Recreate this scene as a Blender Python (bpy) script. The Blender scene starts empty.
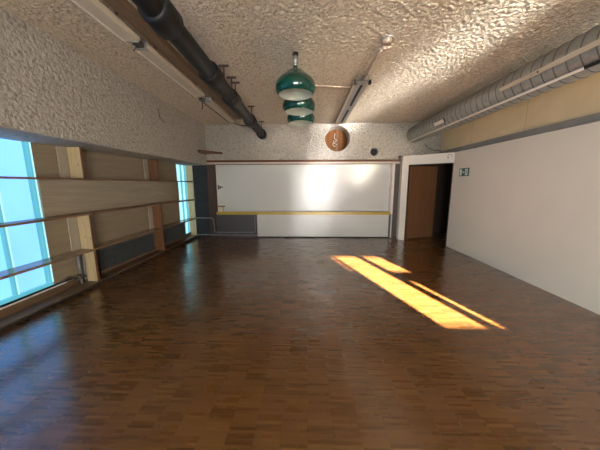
import bpy, bmesh, math, random
from mathutils import Vector, Matrix
random.seed(7)
C = bpy.context.scene.collection
S = bpy.context.scene
PI = math.pi

# ------------------------------------------------------------------ materials
class NT:
    def __init__(s, name):
        s.m = bpy.data.materials.new(name); s.m.use_nodes = True
        s.t = s.m.node_tree; s.n = s.t.nodes; s.l = s.t.links
        s.b = s.n['Principled BSDF']
    def add(s, typ, **kw):
        nd = s.n.new(typ)
        for k, v in kw.items():
            if k.startswith('i_'):
                nd.inputs[k[2:].replace('_', ' ')].default_value = v
            else:
                setattr(nd, k, v)
        return nd
    def link(s, a, b): s.l.new(a, b)
    def math(s, op, a, b=None):
        nd = s.n.new('ShaderNodeMath'); nd.operation = op
        for i, v in enumerate((a, b)):
            if v is None: continue
            if isinstance(v, (int, float)): nd.inputs[i].default_value = v
            else: s.l.new(v, nd.inputs[i])
        return nd.outputs[0]
    def coord(s, scale=(1, 1, 1)):
        tc = s.n.new('ShaderNodeTexCoord'); mp = s.n.new('ShaderNodeMapping')
        mp.inputs['Scale'].default_value = scale
        s.l.new(tc.outputs['Object'], mp.inputs['Vector'])
        return mp.outputs[0]
    def ramp(s, fac, stops):
        r = s.n.new('ShaderNodeValToRGB'); e = r.color_ramp.elements
        while len(e) < len(stops): e.new(0.5)
        for el, (p, c) in zip(e, stops):
            el.position = p; el.color = (*c, 1)
        s.l.new(fac, r.inputs[0]); return r.outputs[0]
    def mix(s, fac, a, b, blend='MIX'):
        nd = s.n.new('ShaderNodeMix'); nd.data_type = 'RGBA'; nd.blend_type = blend
        if isinstance(fac, (int, float)): nd.inputs[0].default_value = fac
        else: s.l.new(fac, nd.inputs[0])
        for i, v in ((6, a), (7, b)):
            if isinstance(v, tuple): nd.inputs[i].default_value = (*v, 1)
            else: s.l.new(v, nd.inputs[i])
        return nd.outputs[2]
    def noise(s, vec, scale, detail=3, rough=.55, dist=0):
        nd = s.n.new('ShaderNodeTexNoise')
        nd.inputs['Scale'].default_value = scale; nd.inputs['Detail'].default_value = detail
        nd.inputs['Roughness'].default_value = rough; nd.inputs['Distortion'].default_value = dist
        s.l.new(vec, nd.inputs['Vector']); return nd.outputs['Fac']
    def bump(s, h, strength, dist):
        nd = s.n.new('ShaderNodeBump'); nd.inputs['Strength'].default_value = strength
        nd.inputs['Distance'].default_value = dist
        s.l.new(h, nd.inputs['Height']); s.l.new(nd.outputs[0], s.b.inputs['Normal'])

def flat(name, col, rough=.5, metal=0, var=.08, scale=6, coat=0, bump=0, bscale=60, spec=.5):
    t = NT(name); v = t.coord()
    n = t.noise(v, scale, 4)
    c = t.ramp(n, [(.3, tuple(x * (1 - var) for x in col)), (.7, tuple(min(1, x * (1 + var)) for x in col))])
    t.link(c, t.b.inputs['Base Color'])
    t.b.inputs['Roughness'].default_value = rough; t.b.inputs['Metallic'].default_value = metal
    t.b.inputs['Coat Weight'].default_value = coat; t.b.inputs['Coat Roughness'].default_value = .05
    t.b.inputs['Specular IOR Level'].default_value = spec
    if bump: t.bump(t.noise(v, bscale, 3), bump, .004)
    return t.m

def stucco(name, col, scale=42, strength=1.0, dist=.05, pit_shade=.5):
    t = NT(name); v = t.coord()
    n1 = t.noise(v, scale, 3, .62, .4)
    n2 = t.noise(v, scale * .12, 2)
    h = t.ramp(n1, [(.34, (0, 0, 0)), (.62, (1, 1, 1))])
    c = t.ramp(n1, [(.32, tuple(x * pit_shade for x in col)), (.47, tuple(x * .93 for x in col)), (.66, tuple(min(1, x * 1.05) for x in col))])  # random mottling, with shade of the recesses put into the dark pits
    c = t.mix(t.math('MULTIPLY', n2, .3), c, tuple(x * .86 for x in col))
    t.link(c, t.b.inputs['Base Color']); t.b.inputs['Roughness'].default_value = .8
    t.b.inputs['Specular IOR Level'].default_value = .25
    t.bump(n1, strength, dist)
    return t.m

def wood(name, col, axis='y', rough=.45, dark=.6, coat=0, scale=1, knots=False, spec=.5):
    t = NT(name)
    sc = {'x': (1.2, 14, 14), 'y': (14, 1.2, 14), 'z': (14, 14, 1.2)}[axis]
    v = t.coord(tuple(x * scale for x in sc))
    n = t.noise(v, 1.6, 5, .6, .6)
    c = t.ramp(n, [(.25, tuple(x * dark for x in col)), (.5, col), (.75, tuple(min(1, x * 1.2) for x in col))])
    if knots:
        v2 = t.coord((5, 5, 3)); vo = t.add('ShaderNodeTexVoronoi'); vo.inputs['Scale'].default_value = 2.2
        t.link(v2, vo.inputs['Vector'])
        k = t.ramp(vo.outputs['Distance'], [(.05, (1, 1, 1)), (.16, (0, 0, 0))])
        c = t.mix(k, c, tuple(x * .35 for x in col))
    t.link(c, t.b.inputs['Base Color']); t.b.inputs['Roughness'].default_value = rough
    t.b.inputs['Coat Weight'].default_value = coat
    t.b.inputs['Specular IOR Level'].default_value = spec
    t.bump(n, .15, .003)
    return t.m

def emit(name, col, strength, top=None):
    t = NT(name); v = t.coord((1, .6, .6))
    n = t.noise(v, 1.4, 3)
    c = t.ramp(n, [(.3, tuple(x * .9 for x in col)), (.7, tuple(x * 1.08 for x in col))])
    t.b.inputs['Base Color'].default_value = (.06, .08, .09, 1); t.b.inputs['Roughness'].default_value = .3; t.b.inputs['Specular IOR Level'].default_value = .3
    t.link(c, t.b.inputs['Emission Color']); t.b.inputs['Emission Strength'].default_value = strength
    return t.m

def parquet(name):
    t = NT(name)
    tc = t.add('ShaderNodeTexCoord'); sp = t.add('ShaderNodeSeparateXYZ'); t.link(tc.outputs['Object'], sp.inputs[0])
    X, Y = sp.outputs[0], sp.outputs[1]
    u = t.math('DIVIDE', X, .172); col = t.math('FLOOR', u)
    wn = t.add('ShaderNodeTexWhiteNoise', noise_dimensions='1D'); t.link(col, wn.inputs['W'])
    off = t.math('MULTIPLY', wn.outputs['Value'], .05)
    vv = t.math('DIVIDE', t.math('ADD', Y, off), .024); row = t.math('FLOOR', vv)
    blk = t.math('FLOOR', t.math('DIVIDE', row, 5.0))
    def rnd(a, b, seed):
        cb = t.add('ShaderNodeCombineXYZ'); t.link(a, cb.inputs[0]); t.link(b, cb.inputs[1]); cb.inputs[2].default_value = seed
        w = t.add('ShaderNodeTexWhiteNoise', noise_dimensions='3D'); t.link(cb.outputs[0], w.inputs['Vector']); return w.outputs['Value']
    r1 = rnd(col, row, 1.3); r2 = rnd(col, blk, 7.7)
    cb = t.add('ShaderNodeCombineXYZ')
    t.link(t.math('ADD', t.math('MULTIPLY', X, 5), t.math('MULTIPLY', r1, 40)), cb.inputs[0])
    t.link(t.math('MULTIPLY', Y, 90), cb.inputs[1]); t.link(row, cb.inputs[2])
    gr = t.noise(cb.outputs[0], 1.0, 4, .6)
    tone = t.math('ADD', t.math('ADD', t.math('MULTIPLY', r1, .42), t.math('MULTIPLY', r2, .14)), t.math('MULTIPLY', gr, .44))
    c = t.ramp(tone, [(.12, FL[0]), (.5, FL[1]), (.88, FL[2])])
    fu = t.math('FRACT', u); fv = t.math('FRACT', vv)
    gap = t.math('MAXIMUM', t.math('LESS_THAN', fu, .014), t.math('LESS_THAN', fv, .05))
    c = t.mix(t.math('MULTIPLY', gap, .55), c, (.02, .01, .006))
    big = t.noise(tc.outputs['Object'], .9, 3)
    c = t.mix(t.math('MULTIPLY', big, .35), c, t.mix(1.0, c, (.62, .58, .55), 'MULTIPLY'))
    t.link(c, t.b.inputs['Base Color'])
    t.link(t.math('ADD', t.math('MULTIPLY', t.noise(tc.outputs['Object'], 5, 4), .16), t.math('ADD', .17, t.math('MULTIPLY', r1, .07))), t.b.inputs['Roughness'])
    t.b.inputs['IOR'].default_value = 1.5; t.b.inputs['Coat Weight'].default_value = .75; t.b.inputs['Coat IOR'].default_value = 1.65; t.b.inputs['Coat Roughness'].default_value = .17; t.b.inputs['Specular IOR Level'].default_value = .3
    h = t.math('ADD', t.math('SUBTRACT', 1.0, gap), t.math('ADD', t.math('MULTIPLY', r1, .35), t.math('MULTIPLY', t.noise(tc.outputs['Object'], 30, 3), .15)))
    t.bump(h, .22, .0015)
    return t.m

FL = [(.066, .025, .005), (.122, .048, .010), (.185, .082, .020)]
M = {}
M['floor'] = parquet('mosaic_parquet')
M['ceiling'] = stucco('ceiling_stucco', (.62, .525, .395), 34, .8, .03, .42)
M['stucco'] = stucco('wall_stucco', (.47, .42, .355), 30, .8, .03, .5)
M['stucco_far'] = stucco('far_wall_stucco', (.56, .505, .43), 26, 1.0, .10, .6)
M['white_wall'] = flat('white_paint', (.74, .685, .585), .42, var=.025, scale=1.5)
M['white_frame'] = flat('white_gloss_frame', (.78, .73, .66), .35, var=.03)
M['yellow_board'] = flat('yellow_board', (.74, .58, .34), .6, var=.07, scale=2)
M['grey_strip'] = flat('grey_strip', (.28, .26, .235), .6)
M['panel'] = wood('pale_plywood', (.26, .20, .125), 'y', .38, .86, 0, .7)
M['panel_b'] = wood('pale_plywood_gloss', (.30, .235, .15), 'y', .26, .84, .3, .7)
M['strip_pale'] = flat('pale_strip', (.36, .31, .24), .5)
M['shelf'] = wood('brown_shelf_wood', (.20, .095, .045), 'y', .38)
M['shelf_pale'] = wood('sheen_pale_shelf_wood', (.24, .15, .085), 'y', .22)  # paler than the other shelves: window reflection put into the colour
M['pine'] = wood('knotty_pine', (.50, .37, .20), 'z', .5, .8, knots=True)
M['divider'] = wood('brown_divider_wood', (.15, .06, .025), 'z', .45)
M['rail'] = wood('brown_rail_wood', (.12, .048, .022), 'x', .7, spec=.2)
M['thinrail'] = wood('light_brown_rail_wood', (.2, .11, .06), 'x', .5)
M['post'] = flat('dark_blue_post', (.022, .022, .025), .6, spec=.25, var=.25, scale=9)
M['post_side'] = wood('dark_brown_post', (.065, .042, .034), 'z', .45)
def aniso(m):
    nt = m.node_tree; tg = nt.nodes.new('ShaderNodeTangent'); tg.direction_type = 'RADIAL'; tg.axis = 'Z'
    b = nt.nodes['Principled BSDF']; nt.links.new(tg.outputs[0], b.inputs['Tangent'])
    b.inputs['Anisotropic'].default_value = .85; b.inputs['Anisotropic Rotation'].default_value = .25
    return m
M['board'] = flat('glossy_white_board', (.54, .525, .485), .22, var=.02, scale=1)
aniso(M['board'])
M['counter'] = flat('yellow_counter', (.42, .28, .03), .3, var=.08, scale=3)
M['counter_top'] = flat('yellow_counter_top', (.55, .45, .25), .3, var=.06)
M['dark_grille'] = flat('dark_radiator_cover', (.055, .047, .05), .4)
M['radiator'] = flat('radiator_enamel', (.05, .052, .05), .6)
M['pipe'] = flat('grey_painted_pipe', (.22, .22, .23), .35)
M['black'] = flat('black_plastic', (.010, .010, .010), .5, var=.2, spec=.3)
M['black_matte'] = flat('black_matte', (.008, .008, .008), .7, var=.2)
M['iron'] = flat('dark_iron', (.10, .085, .07), .5, .4)
M['cream'] = flat('cream_enamel', (.52, .44, .32), .35, var=.05)
M['cream_edge'] = flat('cream_edge', (.80, .74, .62), .3, var=.04)
M['brown_rail'] = wood('lighting_rail_wood', (.17, .11, .06), 'y', .55)
M['green'] = flat('green_enamel', (.0015, .050, .034), .1, var=.05, coat=.5)
M['lining'] = flat('white_enamel_lining', (.50, .50, .40), .3, var=.03)
M['seam'] = flat('duct_seam', (.13, .13, .12), .5, .3)
M['steel'] = flat('galvanised_steel', (.40, .40, .375), .42, .65, var=.14, scale=14)
M['steel_grey'] = flat('grey_steel', (.36, .35, .32), .42, .5)
M['plaster'] = flat('plaster_ring', (.52, .45, .38), .8, bump=.4)
M['osb'] = wood('hatch_wood', (.15, .058, .018), 'z', .8, .4, spec=.1)
M['door'] = wood('brown_door_veneer', (.165, .075, .034), 'z', .30, .85, .2, .5)
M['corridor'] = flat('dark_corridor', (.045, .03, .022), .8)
M['frame_blue'] = emit('channel_glass_joint', (.10, .48, .60), 1.0)  # joints and edges glow, standing in for daylight through the glass
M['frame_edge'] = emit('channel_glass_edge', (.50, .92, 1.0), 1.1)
M['sill'] = flat('pale_metal_sill', (.60, .58, .54), .4)
M['base'] = wood('brown_base_wood', (.13, .075, .04), 'y', .35)
M['sign_green'] = flat('sign_green', (.004, .12, .07), .35)
M['sign_white'] = flat('sign_white', (.80, .82, .78), .4)
M['pane'] = emit('frosted_daylight_pane', (.135, .36, .80), 2.4)
M['pane_far'] = emit('frosted_daylight_pane_far', (.42, .84, .95), 1.4)
M['pane_rear'] = emit('frosted_daylight_pane_rear', (.98, .98, .93), 40.0)
M['ext'] = flat('rear_wall_paint', (.62, .58, .52), .8)
M['white_cable'] = flat('white_cable', (.40, .36, .31), .4)
M['block'] = flat('cream_block', (.62, .50, .40), .6)
M['conduit'] = flat('cream_conduit', (.56, .43, .33), .4)

# ------------------------------------------------------------------ mesh builder
class B:
    def __init__(s): s.bm = bmesh.new()
    def box(s, x0, x1, y0, y1, z0, z1):
        vs = [s.bm.verts.new((x, y, z)) for x in (x0, x1) for y in (y0, y1) for z in (z0, z1)]
        for f in ((0, 1, 3, 2), (4, 6, 7, 5), (0, 4, 5, 1), (2, 3, 7, 6), (0, 2, 6, 4), (1, 5, 7, 3)):
            s.bm.faces.new([vs[i] for i in f])
        return s
    def prism(s, pts, vec):
        a = [s.bm.verts.new(p) for p in pts]; b = [s.bm.verts.new(Vector(p) + Vector(vec)) for p in pts]
        n = len(a)
        s.bm.faces.new(a[::-1]); s.bm.faces.new(b)
        for i in range(n): s.bm.faces.new([a[i], a[(i + 1) % n], b[(i + 1) % n], b[i]])
        return s
    def tube(s, pts, r, seg=12, caps=True):
        pts = [Vector(p) for p in pts]; rings = []
        rs = r if isinstance(r, (list, tuple)) else [r] * len(pts)
        for i, p in enumerate(pts):
            if i == 0: d = pts[1] - p
            elif i == len(pts) - 1: d = p - pts[i - 1]
            else: d = (pts[i + 1] - p).normalized() + (p - pts[i - 1]).normalized()
            d.normalize()
            a = d.cross(Vector((0, 0, 1)) if abs(d.z) < .9 else Vector((1, 0, 0))).normalized(); b = d.cross(a)
            rings.append([s.bm.verts.new(p + rs[i] * (math.cos(2 * PI * k / seg) * a + math.sin(2 * PI * k / seg) * b)) for k in range(seg)])
        for q, w in zip(rings, rings[1:]):
            for k in range(seg):
                f = s.bm.faces.new([q[k], q[(k + 1) % seg], w[(k + 1) % seg], w[k]]); f.smooth = True
        if caps: s.bm.faces.new(rings[0][::-1]); s.bm.faces.new(rings[-1])
        return s
    def lathe(s, prof, cx, cy, seg=40, caps=False):
        rings = [[s.bm.verts.new((cx + r * math.cos(2 * PI * k / seg), cy + r * math.sin(2 * PI * k / seg), z)) for k in range(seg)] for r, z in prof]
        for q, w in zip(rings, rings[1:]):
            for k in range(seg):
                f = s.bm.faces.new([q[k], q[(k + 1) % seg], w[(k + 1) % seg], w[k]]); f.smooth = True
        if caps: s.bm.faces.new(rings[0]); s.bm.faces.new(rings[-1])
        return s
    def ring_y(s, cx, cz, y0, y1, r0, r1, seg=40):
        v = [[s.bm.verts.new((cx + r * math.cos(2 * PI * k / seg), y, cz + r * math.sin(2 * PI * k / seg))) for k in range(seg)]
             for r, y in ((r0, y0), (r1, y0), (r1, y1), (r0, y1))]
        for i in range(4):
            q, w = v[i], v[(i + 1) % 4]
            for k in range(seg): s.bm.faces.new([q[k], q[(k + 1) % seg], w[(k + 1) % seg], w[k]])
        return s

def link(name, b, mat, parent=None, base=None, bevel=0):
    bm = b.bm
    bmesh.ops.recalc_face_normals(bm, faces=bm.faces[:])
    if parent is not None:
        o0 = parent
        off = Vector((0, 0, 0))
        while o0 is not None: off += Vector(o0.location); o0 = o0.parent
        bmesh.ops.translate(bm, verts=bm.verts[:], vec=-off)
    elif base is not None:
        bmesh.ops.translate(bm, verts=bm.verts[:], vec=-Vector(base))
    me = bpy.data.meshes.new(name); bm.to_mesh(me); bm.free()
    o = bpy.data.objects.new(name, me); C.objects.link(o)
    me.materials.append(M[mat])
    if parent is not None: o.parent = parent
    elif base is not None: o.location = base
    if bevel:
        md = o.modifiers.new('bevel', 'BEVEL'); md.width = bevel; md.segments = 2; md.limit_method = 'ANGLE'
    return o

def struct(name, b, mat, parent=None, bevel=0):
    o = link(name, b, mat, parent, None, bevel)
    if parent is None: o['kind'] = 'structure'
    return o
def sempty(name, loc):
    o = bpy.data.objects.new(name, None); C.objects.link(o); o.location = loc; o['kind'] = 'structure'; o.empty_display_size = .1; return o
def thing(name, label, cat, loc, group=None):
    o = bpy.data.objects.new(name, None); C.objects.link(o); o.location = loc; o.empty_display_size = .1
    return tag(o, label, cat, group)
def tag(o, label, cat, group=None):
    o['label'] = label; o['category'] = cat
    if group: o['group'] = group
    return o
def dup(root, loc, label, group=None):
    r = root.copy(); C.objects.link(r); r.location = loc; r['label'] = label
    if group: r['group'] = group
    for ch in list(root.children):
        c = ch.copy(); C.objects.link(c); c.parent = r
        for g in list(ch.children):
            d = g.copy(); C.objects.link(d); d.parent = c
    return r

# ------------------------------------------------------------------ dimensions
D, ZC, XR, XB, ZB = 7.40, 3.27, 3.60, -2.95, 2.15
XW, XF, YR, YK = -3.58, -3.35, -3.0, .90       # left wall face, shelf front, rear wall face

# ------------------------------------------------------------------ room shell
struct('floor', B().box(-3.9, 5.2, YR - .2, 8.4, -.12, 0), 'floor')
from mathutils import noise as _nz
def lump(u, v):
    a = _nz.noise(Vector((u * 27, v * 27, 0))); b = _nz.noise(Vector((u * 60, v * 60, 5.3)))
    return -.009 * max(-.8, min(.9, a * 1.3 + b * .8))
def relief(b, nu, nv, fn):
    rows = [[b.bm.verts.new(fn(i / nu, j / nv)) for i in range(nu + 1)] for j in range(nv + 1)]
    for q, w in zip(rows, rows[1:]):
        for i in range(nu):
            f = b.bm.faces.new((q[i], q[i + 1], w[i + 1], w[i])); f.smooth = True
    return b
# rough sprayed stucco is real relief where it is in view
cb_ = B()
def cf(a, c):
    x, y = -3.0 + a * 6.85, 1.6 + c * 5.9
    return (x, y, ZC + .010 + lump(x, y))
relief(cb_, 560, 480, cf)
cb_.box(-3.9, 5.2, YR - .2, 8.4, ZC + .02, ZC + .15).box(-3.9, 5.2, YR - .2, 1.6, ZC, ZC + .02)
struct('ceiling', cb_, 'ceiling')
# stucco beam over the left windows
bb_ = B()
def bf(a, c):
    y, z = 1.6 + a * 5.82, ZB + .006 + c * (ZC + .01 - ZB - .006)
    return (XB + lump(y + 3.3, z) * -.9, y, z)
relief(bb_, 460, 92, bf)
bb_.prism([(XB - .012, YR, ZB + .02), (XB - .03, YR, ZB), (-3.75, YR, ZB - .01), (-3.75, YR, ZC + .02), (XB - .012, YR, ZC + .02)], (0, D + .02 - YR, 0))
struct('wall_upper_left', bb_, 'stucco')
# left wall: plywood panelling between the windows
wl = B()
wl.box(XW - .14, XW, 3.24, 6.83, 0, 2.2)
wl.box(XW - .14, XW, YR, 3.24, 0, .20)
wl.box(XW - .14, XW, 6.83, 7.5, 0, .10)
wl.box(XW - .14, XW, YR, -2.5, .20, 2.2)
struct('wall_left', wl, 'panel')
struct('trim_1', B().box(XW, XW + .022, 3.24, 6.83, 1.165, 1.67), 'panel_b')
for i, (y0, y1) in enumerate(((3.56, 3.70), (5.46, 5.58))):
    struct('trim_%d' % (2 + i), B().box(XW, XW + .018, y0, y1, .60, 1.14).box(XW, XW + .018, y0, y1, 1.69, 2.16), 'strip_pale')  # thin pale strips on the wall left of two dividers

def window_left(n, y0, y1, z0, z1, mull, pane):
    w = sempty('window_%d' % n, (XW - .08, (y0 + y1) / 2, z0))
    fr = B()
    fr.box(XW - .10, XW - .01, y0, y1, z0, z0 + .05).box(XW - .10, XW - .01, y0, y1, z1 - .05, z1)
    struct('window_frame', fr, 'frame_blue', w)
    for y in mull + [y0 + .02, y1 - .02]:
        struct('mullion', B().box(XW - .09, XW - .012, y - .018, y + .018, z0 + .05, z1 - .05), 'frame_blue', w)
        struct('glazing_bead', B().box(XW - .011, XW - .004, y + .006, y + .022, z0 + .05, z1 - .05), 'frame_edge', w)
    ys = [y0 + .04] + [m for m in mull] + [y1 - .04]
    for a, b in zip(ys, ys[1:]):
        struct('pane', B().box(XW - .065, XW - .055, a + .018, b - .018, z0 + .05, z1 - .05), pane, w)
    struct('light_block_board', B().box(XW - .16, XW - .14, y0, y1, z0, z1), 'corridor', w)  # unseen board added behind the glowing panes
window_left(1, -2.5, 3.24, .20, 2.2, [2.80 - .44 * k for k in range(12)], 'pane')
window_left(2, 6.83, 7.40, .10, 2.2, [7.13], 'pane_far')
# sill line and riser board under the windows
struct('trim_4', B().box(XW, XW + .012, YR, 3.4, .165, .185), 'sill')
struct('trim_5', B().box(XW, XW + .014, YR, 3.5, .186, .21), 'black_matte')
struct('trim_6', B().box(XW, XW + .02, YR, 7.36, .07, .165), 'base')

# back wall with a large and a small round opening, and a niche below
def wall_with_holes(poly, y, thick, holes, mat, name):
    bm = bmesh.new(); edges = []
    def loop(pts):
        vs = [bm.verts.new(p) for p in pts]
        for i in range(len(vs)): edges.append(bm.edges.new((vs[i], vs[(i + 1) % len(vs)])))
        return vs
    loop([(x, y, z) for x, z in poly])
    hl = []
    for cx, cz, r, dep in holes:
        hl.append((loop([(cx + r * math.cos(2 * PI * k / 48), y, cz + r * math.sin(2 * PI * k / 48)) for k in range(48)]), dep))
    bmesh.ops.triangle_fill(bm, edges=edges, use_beauty=True)
    for vs, dep in hl:
        w = [bm.verts.new(v.co + Vector((0, dep, 0))) for v in vs]
        for k in range(48): bm.faces.new([vs[k], vs[(k + 1) % 48], w[(k + 1) % 48], w[k]])
        bm.faces.new(w)
    for f in bm.faces: f.smooth = False
    b = B(); b.bm.free(); b.bm = bm
    # top, side closure behind
    return struct(name, b, mat)
HX, HZ, HR = .835, 2.868, .350
wall_with_holes([(-3.75, 2.17), (3.80, 2.17), (3.80, ZC + .03), (-3.75, ZC + .03)], D, .3, [(HX, HZ, HR, .60), (1.885, 2.500, .118, .30)], 'stucco_far', 'wall_back')
struct('wall_niche', B().box(-3.75, 2.64, 7.62, 7.74, 0, 2.3).box(2.46, 2.60, 7.42, 7.62, 0, 2.17).box(-3.75, 2.64, D + .012, 7.62, 2.171, 2.19), 'board')
# rails over the niche
struct('trim_7', B().box(XB, 2.66, D - .035, D, 2.228, 2.288), 'rail', bevel=.004)
struct('trim_8', B().box(-3.3, 2.62, D - .012, D, 2.172, 2.244), 'plaster')
struct('trim_9', B().box(-2.80, 2.42, D - .02, D + .0, 2.160, 2.183), 'thinrail')
# dark posts
struct('trim_10', B().prism([(-3.40, D, 0), (-2.97, D, 0), (-2.97, 7.6, 0), (-3.40, 7.6, 0)], (0, 0, 2.168)), 'post')
struct('trim_11', B().prism([(-2.969, D, .0), (-2.78, 7.61, .0), (-2.969, 7.61, .0)], (0, 0, 2.168)), 'post_side')
struct('trim_12', B().box(2.50, 2.64, D - .02, 7.6, 0, 2.165), 'post_side')
struct('trim_13', B().box(2.43, 2.50, D + .01, 7.6, .72, 2.16), 'white_frame')

# right wall, ledge strip and yellow upper wall
struct('wall_right', B().box(XR, XR + .1, YK, 6.44, 0, 2.36), 'white_wall')
struct('trim_14', B().box(XR + .1, XR + .16, YK, D, 2.33, 2.49), 'grey_strip')
struct('wall_upper_right', B().box(XR + .15, XR + .3, YK, D, 2.3, ZC + .03), 'yellow_board')
struct('wall_right_rear', B().box(5.0, 5.1, YR, YK + .1, 0, ZC).box(XR + .1, 5.1, YK, YK + .1, 0, ZC), 'white_wall')
for i, y in enumerate((2.2, 4.65, 6.1)):
    struct('trim_%d' % (15 + i), B().box(XR + .1495, XR + .152, y, y + .006, 2.49, ZC), 'grey_strip')

# slanted door wall
P0, P1 = Vector((2.63, 7.21, 0)), Vector((3.60, 6.43, 0))
dv = (P1 - P0).normalized(); nv = Vector((dv.y, -dv.x, 0)); 
if nv.y > 0: nv = -nv
L = (P1 - P0).length
def slab(b, s0, s1, z0, z1, t0=0, t1=.10):
    q = [P0 + dv * s0 - nv * t0, P0 + dv * s1 - nv * t0, P0 + dv * s1 - nv * t1, P0 + dv * s0 - nv * t1]
    return b.prism([(p.x, p.y, z0) for p in q], (0, 0, z1 - z0))
dw = B(); slab(dw, 0, .17, 0, 2.36); slab(dw, .17, L, 2.115, 2.36)
dw.box(2.63, 2.66, 7.2, 7.42, 0, 2.36)
struct('wall_door', dw, 'white_wall')
struct('ceiling_corridor', B().prism([(2.63, 7.215, 2.33), (3.59, 6.45, 2.33), (3.75, 6.45, 2.33), (3.75, 7.42, 2.33), (2.63, 7.42, 2.33)], (0, 0, .03)), 'white_wall')
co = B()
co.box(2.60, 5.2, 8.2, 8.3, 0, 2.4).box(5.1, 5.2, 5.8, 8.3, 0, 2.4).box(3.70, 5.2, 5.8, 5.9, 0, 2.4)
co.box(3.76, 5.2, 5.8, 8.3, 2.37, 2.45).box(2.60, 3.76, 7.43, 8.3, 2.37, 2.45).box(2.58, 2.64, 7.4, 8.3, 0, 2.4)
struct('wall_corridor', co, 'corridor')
dr = sempty('door_1', (P0.x + .17, P0.y - .1, 0))
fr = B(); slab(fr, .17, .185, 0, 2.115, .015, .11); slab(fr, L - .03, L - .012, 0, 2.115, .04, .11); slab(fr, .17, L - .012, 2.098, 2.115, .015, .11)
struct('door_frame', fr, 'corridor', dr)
h0 = Vector((2.83, 7.225, 0)); h1 = Vector((3.74, 7.47, 0)); ld = (h1 - h0).normalized(); ln = Vector((-ld.y, ld.x, 0))
def leafbox(b, s0, s1, t0, t1, z0, z1):
    q = [h0 + ld * s0 + ln * t0, h0 + ld * s1 + ln * t0, h0 + ld * s1 + ln * t1, h0 + ld * s0 + ln * t1]
    return b.prism([(p.x, p.y, z0) for p in q], (0, 0, z1 - z0))
leaf = struct('door_leaf', leafbox(B(), 0, .94, 0, .04, .015, 2.09), 'door', dr)
hp = h0 + ld * .87 - ln * .03
hb = B(); hb.tube([hp + Vector((0, .03, 1.05)), hp + Vector((0, -.02, 1.05)), hp + ld * -.11 + Vector((0, -.02, 1.05))], .009, 8)
struct('door_handle', hb, 'iron', leaf)

# rear wall behind the camera, with the windows that let in the sun
TAN = .25
holes = [(-.95, .40, .55, 2.0), (.62, 1.55, .55, 2.0), (3.44, 3.97, 1.475, 2.25), (4.05, 4.46, 1.95, 2.25), (4.05, 4.18, 1.475, 1.87), (3.335, 3.40, 1.97, 2.25)]
xs = sorted({-3.75, 5.1, *[h[0] for h in holes], *[h[1] for h in holes]}); zs = sorted({0, ZC, *[h[2] for h in holes], *[h[3] for h in holes]})
rw = B()
for a, b_ in zip(xs, xs[1:]):
    for c, d in zip(zs, zs[1:]):
        mx, mz = (a + b_) / 2, (c + d) / 2
        if any(h[0] < mx < h[1] and h[2] < mz < h[3] for h in holes): continue
        rw.box(a, b_, YR - .04, YR, c, d)
struct('wall_rear', rw, 'ext')
for i, h in enumerate(holes):
    w = sempty('window_%d' % (3 + i), ((h[0] + h[1]) / 2, YR, h[2]))
    f = B(); t = .012 if h[1] - h[0] < .1 else .025
    f.box(h[0], h[0] + t, YR - .045, YR + .01, h[2], h[3]).box(h[1] - t, h[1], YR - .045, YR + .01, h[2], h[3])
    f.box(h[0], h[1], YR - .045, YR + .01, h[2], h[2] + t).box(h[0], h[1], YR - .045, YR + .01, h[3] - t, h[3])
    struct('window_frame', f, 'white_frame', w)
    if h[0] < 2:
        struct('pane', B().box(h[0] + t, h[1] - t, YR - .02, YR - .012, h[2] + t, h[3] - t), 'pane_rear', w)
        struct('light_block_board', B().box(h[0] - .05, h[1] + .05, YR - .07, YR - .046, h[2] - .05, h[3] + .05), 'corridor', w)  # unseen board added to keep the sun out of these windows

# ------------------------------------------------------------------ left wall shelving
sh = thing('wall_shelving', 'long built-in wooden shelving running along the left window wall above a low base step', 'shelving', (XF, 3.5, 0))
Y0, Y1 = YR + .02, 7.36
link('shelf', B().box(XW + .001, XF, Y0, Y1, 1.668, 1.692), 'shelf', sh, bevel=.003)
link('shelf', B().box(XW + .023, XF, Y0, Y1, 1.136, 1.164), 'shelf', sh, bevel=.003)
link('shelf', B().box(XW + .001, XF, Y0, Y1, .572, .604), 'shelf_pale', sh, bevel=.003)
bs = link('base_step', B().box(XW + .021, XF, Y0, Y1, .048, .07), 'base', sh, bevel=.003)
link('kick_board', B().box(XF - .06, XF - .035, Y0, Y1, .001, .048), 'black_matte', sh)  # recessed kick, its shadow gap put into the black colour
for y in (-1.94, -.06, 1.82, 3.70, 5.58):
    mt = 'pine' if y < 5 else 'divider'
    for z0, z1 in ((.07, .572), (.604, 1.136), (1.692, 2.152)):
        d_ = link('divider', B().box(XW + .024, XF - .016, y, y + .035, z0, z1), mt, sh, bevel=.002)
        link('edge_strip', B().box(XF - .016, XF - .008, y, y + .035, z0, z1), 'divider', d_)  # dark strip standing in for the shadow line along the divider
link('end_panel', B().box(XW + .003, -3.402, 7.362, 7.392, .001, 2.165), 'pine', sh)

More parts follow.
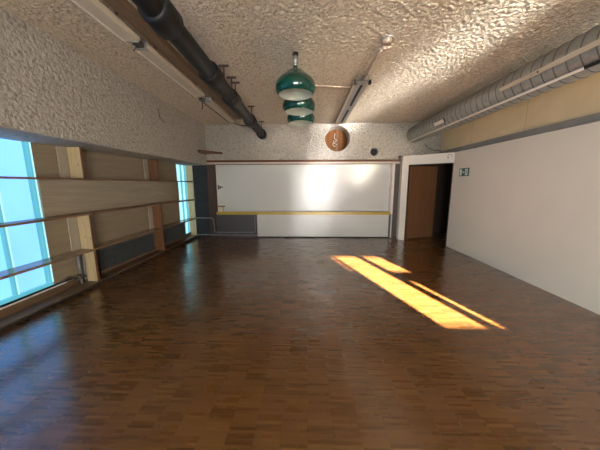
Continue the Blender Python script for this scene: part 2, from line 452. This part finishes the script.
# radiators between the dividers
def radiator(y0, y1, label):
    r = thing('radiator', label, 'radiator', (XW + .06, y0, .08), 'dark radiators under the lowest shelf')
    link('panel', B().box(XW + .03, XW + .085, y0, y1, .15, .52), 'radiator', r)
    f = B(); n = int((y1 - y0) / .045)
    for k in range(n):
        y = y0 + .01 + (y1 - y0 - .02) * k / n
        f.box(XW + .085, XW + .105, y, y + .018, .17, .50)
    link('convector_fins', f, 'radiator', r)
    link('top_rail', B().box(XW + .03, XW + .11, y0 - .005, y1 + .005, .52, .535), 'radiator', r)
    link('bottom_rail', B().box(XW + .03, XW + .115, y0 - .005, y1 + .005, .125, .15), 'thinrail', r)
    for y in (y0 + .12, y1 - .12): link('foot', B().box(XW + .04, XW + .08, y - .015, y + .015, .0705, .13), 'iron', r)
    return r
radiator(3.92, 5.42, 'long dark ribbed radiator between the pale pine and the brown shelf divider')
radiator(5.80, 6.90, 'shorter dark ribbed radiator beyond the brown divider near the far corner')

hp_ = thing('heating_pipe', 'grey vertical heating pipe pair with valve beside the pale pine divider', 'pipe', (XW + .05, 3.62, .07))
link('riser', B().tube([(XW + .05, 3.60, .0705), (XW + .05, 3.60, .571)], .017), 'pipe', hp_)
link('riser', B().tube([(XW + .07, 3.66, .0705), (XW + .07, 3.66, .571)], .012), 'pipe', hp_)
va = link('valve', B().tube([(XW + .07, 3.52, .17), (XW + .07, 3.66, .17)], .018).tube([(XW + .07, 3.555, .17), (XW + .07, 3.555, .24)], .022), 'iron', hp_)
link('cable_pipe', B().tube([(XW + .04, 3.30, .225), (XW + .04, 3.42, .245), (XW + .06, 3.52, .17)], .012), 'iron', hp_)

# ------------------------------------------------------------------ back wall niche
wb = thing('white_board', 'large glossy white board in the far niche above the yellow counter', 'board', (-.17, 7.6, .78))
link('panel', B().box(-2.775, 2.428, 7.600, 7.618, .78, 2.158), 'board', wb)
link('edge_strip', B().box(2.405, 2.428, 7.592, 7.600, .78, 2.158), 'white_frame', wb)
ct = thing('yellow_counter', 'long narrow yellow counter shelf below the glossy white board', 'counter', (-.17, 7.5, .69))
link('worktop', B().box(-2.74, 2.428, D - .015, 7.599, .735, .778), 'counter_top', ct)
link('front_edge', B().box(-2.74, 2.428, D - .035, D - .015, .700, .782), 'counter', ct, bevel=.003)
lp = thing('lower_panel', 'white glossy low panel with fine ribs under the yellow counter', 'cabinet', (.44, D, 0))
link('panel', B().box(-1.52, 2.395, D, D + .04, .03, .699), 'board', lp)
rb = B()
for k in range(11): rb.box(.25, 2.38, D - .014, D, .10 + .052 * k, .128 + .052 * k)
link('ribbed_front', rb, 'board', lp)
link('shadow_strip', B().box(-1.52, 2.40, D + .01, D + .04, 0.001, .03), 'black_matte', lp)  # black strip standing in for the shadow gap under the panel
rc = thing('radiator_cover', 'dark grey slatted low cover at the left end under the yellow counter', 'cover', (-2.15, D, 0))
link('panel', B().box(-2.77, -1.54, D + .005, D + .06, .001, .695), 'dark_grille', rc)
sl = B()
for k in range(34): sl.box(-2.70 + k * .033, -2.682 + k * .033, D - .005, D + .005, .12, .66)
link('slats', sl, 'dark_grille', rc)
bp = thing('heating_pipe', 'thin grey heating pipes looping across the dark post and slatted cover', 'pipe', (-2.4, D - .05, 0))
yb = D - .04
link('loop_pipe', B().tube([(-3.50, 7.33, .600), (-3.42, yb, .60), (-2.93, yb, .60), (-2.86, yb, .58), (-2.83, yb, .52), (-2.82, yb, .20), (-2.79, yb, .165), (-1.63, yb, .165), (-1.585, yb, .18), (-1.58, yb, .22), (-1.58, yb, .68)], .012, 10), 'pipe', bp)
link('floor_pipe', B().tube([(-3.35, yb, .085), (-1.52, yb, .085)], .013, 10), 'pipe', bp)
for x in (-3.1, -2.2): link('pipe_clip', B().box(x - .012, x + .012, yb, D + .002, .065, .105), 'pipe', bp)
hk = thing('wall_hook', 'small dark bracket hook at the left end of the white board', 'hook', (-2.68, 7.59, 1.51))
link('back_plate', B().box(-2.735, -2.70, 7.575, 7.5995, 1.44, 1.58), 'iron', hk)
link('arm', B().tube([(-2.715, 7.575, 1.515), (-2.68, 7.545, 1.515), (-2.62, 7.545, 1.525), (-2.575, 7.55, 1.50)], .014, 8), 'iron', hk)
link('knob', B().lathe([(.001, 1.46), (.022, 1.475), (.026, 1.50), (.02, 1.53), (.001, 1.54)], -2.655, 7.55, 14), 'iron', hk)
bk = thing('wooden_block', 'small cream block with brown wooden lid on the left end of the yellow counter', 'block', (-2.67, 7.52, .778))
link('body', B().box(-2.715, -2.585, 7.46, 7.58, .7785, .92), 'block', bk, bevel=.003)
link('lid', B().box(-2.735, -2.545, 7.44, 7.595, .92, .950), 'shelf', bk, bevel=.003)

cs = thing('corner_shelf', 'small brown triangular shelf in the upper left corner beside the stucco beam', 'shelf', (-2.9, 7.3, 2.46))
link('board', B().prism([(XB + .001, D - .001, 2.462), (XB + .001, 6.80, 2.462), (XB + .09, 6.78, 2.462), (-2.47, D - .06, 2.462), (-2.47, D - .001, 2.462)], (0, 0, .045)), 'divider', cs)
link('cleat', B().box(XB + .001, XB + .02, 6.86, 7.38, 2.435, 2.462), 'divider', cs)
# round hatch in the large opening
rh = thing('round_hatch', 'brown wooden disc closing the large round opening in the far stucco wall', 'hatch', (HX, D + .46, HZ))
link('disc', B().tube([(HX, D + .45, HZ), (HX, D + .48, HZ)], HR - .004, 48), 'osb', rh)
link('frame_strip', B().box(HX + .02, HX + .07, D + .435, D + .45, HZ - .30, HZ + .30), 'divider', rh)
link('cable_tangle', B().tube([(HX - .03, D + .43, HZ + .22), (HX - .05, D + .41, HZ + .08), (HX + .02, D + .40, HZ + .02), (HX - .06, D + .41, HZ - .06), (HX + .03, D + .40, HZ - .10), (HX - .04, D + .42, HZ - .16), (HX - .09, D + .43, HZ - .10), (HX - .06, D + .41, HZ + .03)], .012, 8), 'white_cable', rh)
vh = thing('pipe_sleeve', 'small black round pipe sleeve in the far stucco wall right of the hatch', 'pipe', (1.885, D, 2.5))
link('collar', B().ring_y(1.885, 2.5, D - .004, D + .20, .106, .117), 'pipe', vh)
link('plug', B().tube([(1.885, D + .12, 2.5), (1.885, D + .14, 2.5)], .105, 32), 'black_matte', vh)

# ------------------------------------------------------------------ exit sign and hook
es = thing('exit_sign', 'small green emergency exit sign with white arrow and running figure on the right wall', 'sign', (XR, 5.98, 1.86))
def sy(v): return 6.155 - v          # left to right on the sign runs towards the camera
link('plate', B().box(XR - .012, XR, 5.805, 6.155, 1.772, 1.952), 'sign_green', es)
def signpoly(pts, name, mat='sign_white', x=XR - .0135):
    link(name, B().prism([(x, sy(a), 1.772 + b) for a, b in pts], (.0014 if mat == 'sign_white' else .0012, 0, 0)), mat, es)
signpoly([(.025, .02), (.10, .02), (.10, .16), (.025, .16)], 'door_symbol')
signpoly([(.125, .09), (.155, .12), (.155, .10), (.20, .10), (.20, .08), (.155, .08), (.155, .06)], 'arrow')
signpoly([(.225, .02), (.315, .02), (.315, .16), (.225, .16)], 'doorway_symbol')
man = [[(.262, .128), (.280, .128), (.284, .143), (.271, .152), (.258, .143)], [(.255, .12), (.285, .118), (.278, .078), (.258, .078)],
       [(.258, .082), (.272, .080), (.25, .028), (.236, .034)], [(.268, .080), (.280, .082), (.304, .045), (.294, .036)],
       [(.256, .118), (.252, .108), (.234, .092), (.230, .1)], [(.282, .117), (.284, .106), (.308, .098), (.308, .108)]]
mb = B()
for p in man: mb.prism([(XR - .0145, sy(a), 1.772 + b) for a, b in p], (.0012, 0, 0))
link('running_figure', mb, 'sign_green', es)

hb = thing('ceiling_hook', 'tiny pale square wire hook above the right end of the door frame', 'hook', (3.56, 6.44, 2.28))
q = P0 + dv * (L - .05) + nv * .002
q2 = P0 + dv * (L - .14) + nv * .002
link('wire', B().tube([q2 + Vector((0, 0, 2.24)) , q2 + nv * .03 + Vector((0, 0, 2.24)), q2 + nv * .03 + Vector((0, 0, 2.31)), q + nv * .03 + Vector((0, 0, 2.315)), q + nv * .03 + Vector((0, 0, 2.25)), q + Vector((0, 0, 2.25))], .009, 8), 'steel_grey', hb)
link('screw_plate', B().tube([q2 + Vector((0, 0, 2.24)), q2 + nv * .006 + Vector((0, 0, 2.24))], .018, 12), 'iron', hb)

# ------------------------------------------------------------------ green pendant lamps
RIM = 2.765
def pendant(cx, cy, label):
    r = thing('pendant_lamp', label, 'lamp', (cx, cy, ZC), 'green enamel pendant lamps')
    prof = [(.225, 0), (.240, .012), (.256, .04), (.265, .08), (.263, .115), (.250, .15), (.226, .182), (.195, .208), (.168, .228), (.142, .252), (.112, .278), (.075, .302), (.04, .318), (.028, .335), (.028, .35)]
    link('shade', B().lathe([(a, RIM + h) for a, h in prof], cx, cy, 48), 'green', r)
    link('shade_lining', B().lathe([(.2252, RIM - .002)] + [(max(.001, a - .006), RIM + h - .004) for a, h in prof[:-2]] + [(.001, RIM + .315)], cx, cy, 48), 'lining', r)
    link('stem', B().tube([(cx, cy, RIM + .345), (cx, cy, 3.18)], .014, 12), 'steel_grey', r)
    ca = link('canopy', B().tube([(cx, cy, 3.135), (cx, cy, 3.225)], .036, 20), 'steel_grey', r)
    link('canopy_cap', B().tube([(cx, cy, 3.225), (cx, cy, ZC)], .038, 20), 'black_matte', ca)
    link('socket', B().tube([(cx, cy, RIM + .17), (cx, cy, RIM + .312)], .03, 16), 'lining', r)
    return r
L1 = pendant(-.165, 3.53, 'largest looking green pendant lamp, nearest of the row, with its stem showing')
dup(L1, (-.15, 4.32, ZC), 'middle green pendant lamp in the row of three under the stucco ceiling', 'green enamel pendant lamps')
dup(L1, (-.14, 5.09, ZC), 'farthest and smallest looking green pendant lamp, lowest of the row in view', 'green enamel pendant lamps')

# ------------------------------------------------------------------ left fluorescent battens on their rail
rl = link('lighting_rail', B().box(-1.80, -1.66, .6, 6.5, 3.19, ZC), 'brown_rail', None, (-1.73, 3.5, ZC), .004)
tag(rl, 'long brown wooden rail on the ceiling beside the row of cream light fittings', 'rail')
def batten(y0, ln, label, slot=False):
    r = thing('ceiling_light', label, 'light fitting', (-1.9, y0, ZC), 'cream light fittings left of the black pipe')
    y1 = y0 + ln
    body = [(-1.955, y0, 3.115), (-1.835, y0, 3.125), (-1.815, y0, 3.17), (-1.83, y0, 3.20), (-1.94, y0, 3.20)]
    link('housing', B().prism(body, (0, ln, 0)), 'cream', r, bevel=.003)
    link('edge_lip', B().box(-1.975, -1.955, y0, y1, 3.110, 3.128), 'black_matte' if slot else 'cream_edge', r)
    for y in (y0 + .002, y1 - .03): link('end_cap', B().box(-1.99, -1.83, y - .008, y + .012, 3.11, 3.195), 'steel_grey', r)
    for y in (y0 + .25, y1 - .25): link('hanger', B().tube([(-1.88, y, 3.19), (-1.88, y, ZC)], .008, 8), 'iron', r)
    return r
b1 = batten(1.33, 1.61, 'cream fluorescent fitting nearest the camera, cut by the top edge of view')
dup(b1, (-1.9, 3.06, ZC), 'middle cream fluorescent fitting on the rail left of the black pipe', 'cream light fittings left of the black pipe')
batten(4.93, 1.6, 'farthest cream fluorescent fitting with a black slot along its edge', True)
def hangwire(pts, name, label, part2=None):
    t = thing(name, label, 'hook', pts[0])
    link('wire', B().tube(pts, .009, 8), 'iron', t)
    if part2: link('connector', B().box(*part2), 'iron', t)
    return t
hangwire([(-1.94, 4.79, 3.19), (-1.94, 4.80, 3.10), (-1.93, 4.81, 3.02), (-1.95, 4.80, 2.95)], 'hanging_wire', 'short dark wire hanging between the middle and the farthest cream fitting', (-1.965, -1.90, 4.74, 4.86, 3.10, 3.15))
hangwire([(-1.90, 2.995, 3.20), (-1.90, 3.0, 3.12), (-1.95, 3.0, 3.07)], 'hanging_wire', 'dark connector wire between the nearest and the middle cream fitting', (-1.93, -1.85, 2.955, 3.045, 3.12, 3.17))
cw = link('loose_cable', B().tube([(-1.90, 6.54, 3.15), (-1.84, 6.62, 3.11), (-1.70, 6.78, 3.10), (-1.58, 6.95, 3.16), (-1.50, 7.1, 3.25)], .012, 8), 'iron', None, (-1.7, 6.8, 3.15))
tag(cw, 'loose dark cable leaving the end of the farthest cream fitting', 'cable')
wh = link('wire_hook', B().tube([(XB + .004, 5.12, 3.08), (XB + .012, 5.13, 2.92), (XB + .03, 5.20, 2.86), (XB + .035, 5.26, 2.835), (XB + .03, 5.28, 2.85)], .007, 8), 'iron', None, (XB, 5.15, 2.95))
tag(wh, 'thin rusty wire hook on the face of the left stucco beam', 'hook')

# ------------------------------------------------------------------ black pipe
PX, PZ = -1.28, 2.97
def px(y): return -1.17 - .0155 * y
bpz = thing('black_pipe', 'thick black drain pipe with couplings running under the ceiling to the far wall', 'pipe', (PX, 4, ZC))
link('pipe', B().tube([(px(YR), YR + .01, PZ), (px(7.32), 7.32, PZ)], .098, 28), 'black', bpz)
for y in (2.28, 3.42, 4.30, 5.72, 7.20):
    link('coupling', B().tube([(px(y), y + q, PZ) for q in (-.16, -.15, -.12, .10, .12, .13)], [.099, .120, .128, .128, .114, .099], 28), 'black', bpz)
for y in (3.82, 4.21, 4.42, 5.70, 7.02):
    br = link('hanger_rod', B().tube([(px(y) + .03, y, PZ + .09), (px(y) + .03, y, ZC - .005)], .009, 8), 'iron', bpz)
    link('cross_bar', B().box(px(y) - .04, px(y) + .10, y - .014, y + .014, ZC - .025, ZC - .001), 'iron', br)
link('end_cap', B().tube([(PX, 7.32, PZ), (PX, 7.37, PZ)], .098, 28), 'black_matte', bpz)
link('wall_collar', B().ring_y(PX, PZ - .02, D - .008, D + .002, .10, .25), 'stucco', bpz)

# ------------------------------------------------------------------ right ventilation duct
DX, DZ, DR = 2.97, 2.955, .215
du = thing('ventilation_duct', 'large round galvanised spiral duct under the ceiling along the right wall', 'duct', (DX, 4, DZ))
bm = B(); pts = []; rad = []
y = D - .002
bm.tube([(DX, D - .002, DZ), (DX, YR + .01, DZ)], DR, 40, caps=False)
link('duct_tube', bm, 'steel', du)
sm = B(); y = 7.25; tilt = .035
while y > -.5:
    ring = []
    n = 32
    pr = [(DX + (DR + .002) * math.cos(2 * PI * k / n), y + tilt * math.cos(2 * PI * k / n), DZ + (DR + .002) * math.sin(2 * PI * k / n)) for k in range(n)]
    vs = []
    for k in range(n):
        p = Vector(pr[k]); out = (p - Vector((DX, p.y, DZ))).normalized()
        vs.append([sm.bm.verts.new(p + Vector((0, -.008, 0))), sm.bm.verts.new(p + out * .004), sm.bm.verts.new(p + Vector((0, .008, 0)))])
    for k in range(n):
        a, b = vs[k], vs[(k + 1) % n]
        for j in (0, 1): sm.bm.faces.new([a[j], b[j], b[j + 1], a[j + 1]])
    y -= .145
link('seam_ribs', sm, 'seam', du)
link('wall_collar', B().ring_y(DX, DZ, D - .03, D + .001, DR + .004, DR + .06), 'stucco', du)
# access plate
up = Vector((-.405, 0, .914)); to = Vector((-.914, 0, -.405))
def onduct(off, dist): return Vector((DX, 0, DZ)) + to * dist + up * off
def strip(b, off0, off1, d0, d1, y0, y1):
    q = [onduct(off0, d0), onduct(off1, d0), onduct(off1, d1), onduct(off0, d1)]
    return b.prism([(p.x, y0, p.z) for p in q], (0, y1 - y0, 0))
ap = thing('access_plate', 'small pale rectangular plate on the side of the galvanised duct', 'plate', tuple(onduct(.04, .21) + Vector((0, 5.6, 0))))
link('cover', strip(B(), -.035, .045, .222, .24, 5.45, 5.80), 'cream_edge', ap, bevel=.004)
link('plate_shadow', strip(B(), -.045, .055, .212, .222, 5.42, 5.82), 'black_matte', ap)  # black backing painted in as the shadow of the plate
# upper light fitting on the duct
uf = thing('ceiling_light', 'pale fluorescent fitting fixed high on the side of the galvanised duct', 'light fitting', tuple(onduct(.08, .21) + Vector((0, 3, 0))))
link('housing', strip(B(), .03, .085, .216, .245, 2.2, 3.90), 'cream', uf, bevel=.004)
link('end_cap', strip(B(), .034, .081, .218, .243, 3.90, 3.92), 'steel_grey', uf)
for y in (2.6, 3.3): link('screw', B().tube([onduct(.057, .245) + Vector((0, y, 0)), onduct(.057, .25) + Vector((0, y, 0))], .012, 10), 'iron', uf)
lf = thing('duct_rail', 'long cream rail running along the lower side of the galvanised duct', 'rail', tuple(onduct(-.09, .21) + Vector((0, 4, 0))))
link('channel', strip(B(), -.13, -.10, .19, .235, 2.85, 7.30), 'cream_edge', lf, bevel=.003)
for y in (3.3, 4.6, 5.9, 7.1): link('clip', strip(B(), -.122, -.108, .17, .19, y, y + .03), 'iron', lf)
link('black_end', strip(B(), -.13, -.095, .19, .235, 2.2, 2.848), 'black_matte', lf)
cb = link('wall_cable', B().tube([(3.28, D - .012, 2.72), (3.33, D - .012, 2.64), (3.42, D - .012, 2.57), (3.56, D - .012, 2.53), (3.74, D - .012, 2.52)], .010, 8), 'iron', None, (3.4, D, 2.6))
tag(cb, 'thin dark cable curving down the far wall below the duct end', 'cable')

# ------------------------------------------------------------------ centre light fitting, conduit, junction box
cl = thing('ceiling_light', 'long bare grey light fitting with black slots in the ceiling centre pointing at the hatch', 'light fitting', (.84, 5.7, ZC))
link('housing', B().box(.765, .955, 4.26, 7.12, 3.205, ZC), 'steel_grey', cl, bevel=.006)
link('side_flange', B().box(.735, .765, 4.28, 7.10, 3.20, 3.225).box(.955, .985, 4.28, 7.10, 3.20, 3.225), 'cream', cl)
for y in (4.45, 5.85): link('slot', B().box(.86, .90, y, y + 1.1, 3.198, 3.206), 'black_matte', cl)
for x in (.75, .97): link('lamp_holder', B().box(x - .018, x + .018, 4.24, 4.30, 3.15, 3.21), 'black', cl)
link('end_plate', B().box(.76, .96, 4.235, 4.26, 3.20, ZC), 'iron', cl)
jb = thing('ceiling_junction_box', 'round cream junction box on the ceiling at the end of the conduit', 'junction box', (.93, 3.22, ZC))
link('box', B().lathe([(.055, ZC - .001), (.055, ZC - .03), (.045, ZC - .042), (.001, ZC - .044)], .925, 3.25, 28), 'conduit', jb)
link('base_ring', B().lathe([(.085, ZC - .001), (.085, ZC - .012), (.07, ZC - .014)], .925, 3.25, 28), 'steel_grey', jb)
link('stub', B().tube([(.90, 3.37, 3.235), (.99, 3.37, 3.235)], .024, 12), 'conduit', jb)
cn = link('ceiling_conduit', B().tube([(.905, 3.40, 3.235), (.89, 3.5, 3.235), (.868, 4.234, 3.235)], .021, 12), 'conduit', None, (.88, 3.8, ZC))
tag(cn, 'cream conduit pipe between the junction box and the central light fitting', 'conduit')
c2 = link('ceiling_conduit', B().tube([(-.125, 4.58, 3.255), (.3, 4.60, 3.255), (.734, 4.68, 3.25)], .012, 10), 'conduit', None, (.3, 4.6, ZC))
tag(c2, 'thin pale conduit from the green pendant lamps to the central light fitting', 'conduit')

# ------------------------------------------------------------------ daylight and sun
w = bpy.data.worlds.new('sky'); S.world = w; w.use_nodes = True
bg = w.node_tree.nodes['Background']; bg.inputs[0].default_value = (1.0, .96, .88, 1); bg.inputs[1].default_value = 9.0
def sun(name, d, strength, col, ang):
    l = bpy.data.lights.new(name, 'SUN'); l.energy = strength; l.color = col; l.angle = math.radians(ang)
    o = bpy.data.objects.new(name, l); C.objects.link(o); o.location = (5, -4, 3)
    o.rotation_euler = Vector(d).to_track_quat('-Z', 'Y').to_euler(); return o
hx, hy = -.322, .947
sun('sun', (hx, hy, -TAN), 420, (1, .87, .88), .5)
for tx, tz, st, ang in ((-.262, .19, 27, 8), (-.26, .26, 100, 32), (-.262, .13, 16, 5), (-.30, .06, 7, 4), (-.30, 0, 7, 4), (-.30, -.06, 6, 4)):
    sun('glint_standin', (tx, .947, tz), st, (1, .92, .74) if ang > 20 else (.95, .97, 1), ang)      # added suns standing in for sunlight reflected outside; the wide one fills the ceiling

# ------------------------------------------------------------------ camera
cam = bpy.data.cameras.new('camera'); co_ = bpy.data.objects.new('camera', cam); C.objects.link(co_)
cam.sensor_fit = 'HORIZONTAL'; cam.sensor_width = 36; cam.lens = 249.4 / 600 * 36; cam.clip_start = .02
p, yw, rr = .1626, .0315, -.0023
fw = Vector((math.sin(-yw) * math.cos(p), math.cos(yw) * math.cos(p), -math.sin(p)))
rt = fw.cross(Vector((0, 0, 1))).normalized(); upv = rt.cross(fw)
r2 = math.cos(rr) * rt + math.sin(rr) * upv; u2 = -math.sin(rr) * rt + math.cos(rr) * upv
m = Matrix((r2, u2, -fw)).transposed().to_4x4(); m.translation = Vector((0, 0, 1.6))
co_.matrix_world = m
S.camera = co_
S.view_settings.view_transform = 'Standard'; S.view_settings.look = 'None'
S.view_settings.gamma = 1; S.view_settings.use_curve_mapping = False
S.view_settings.exposure = 0.0
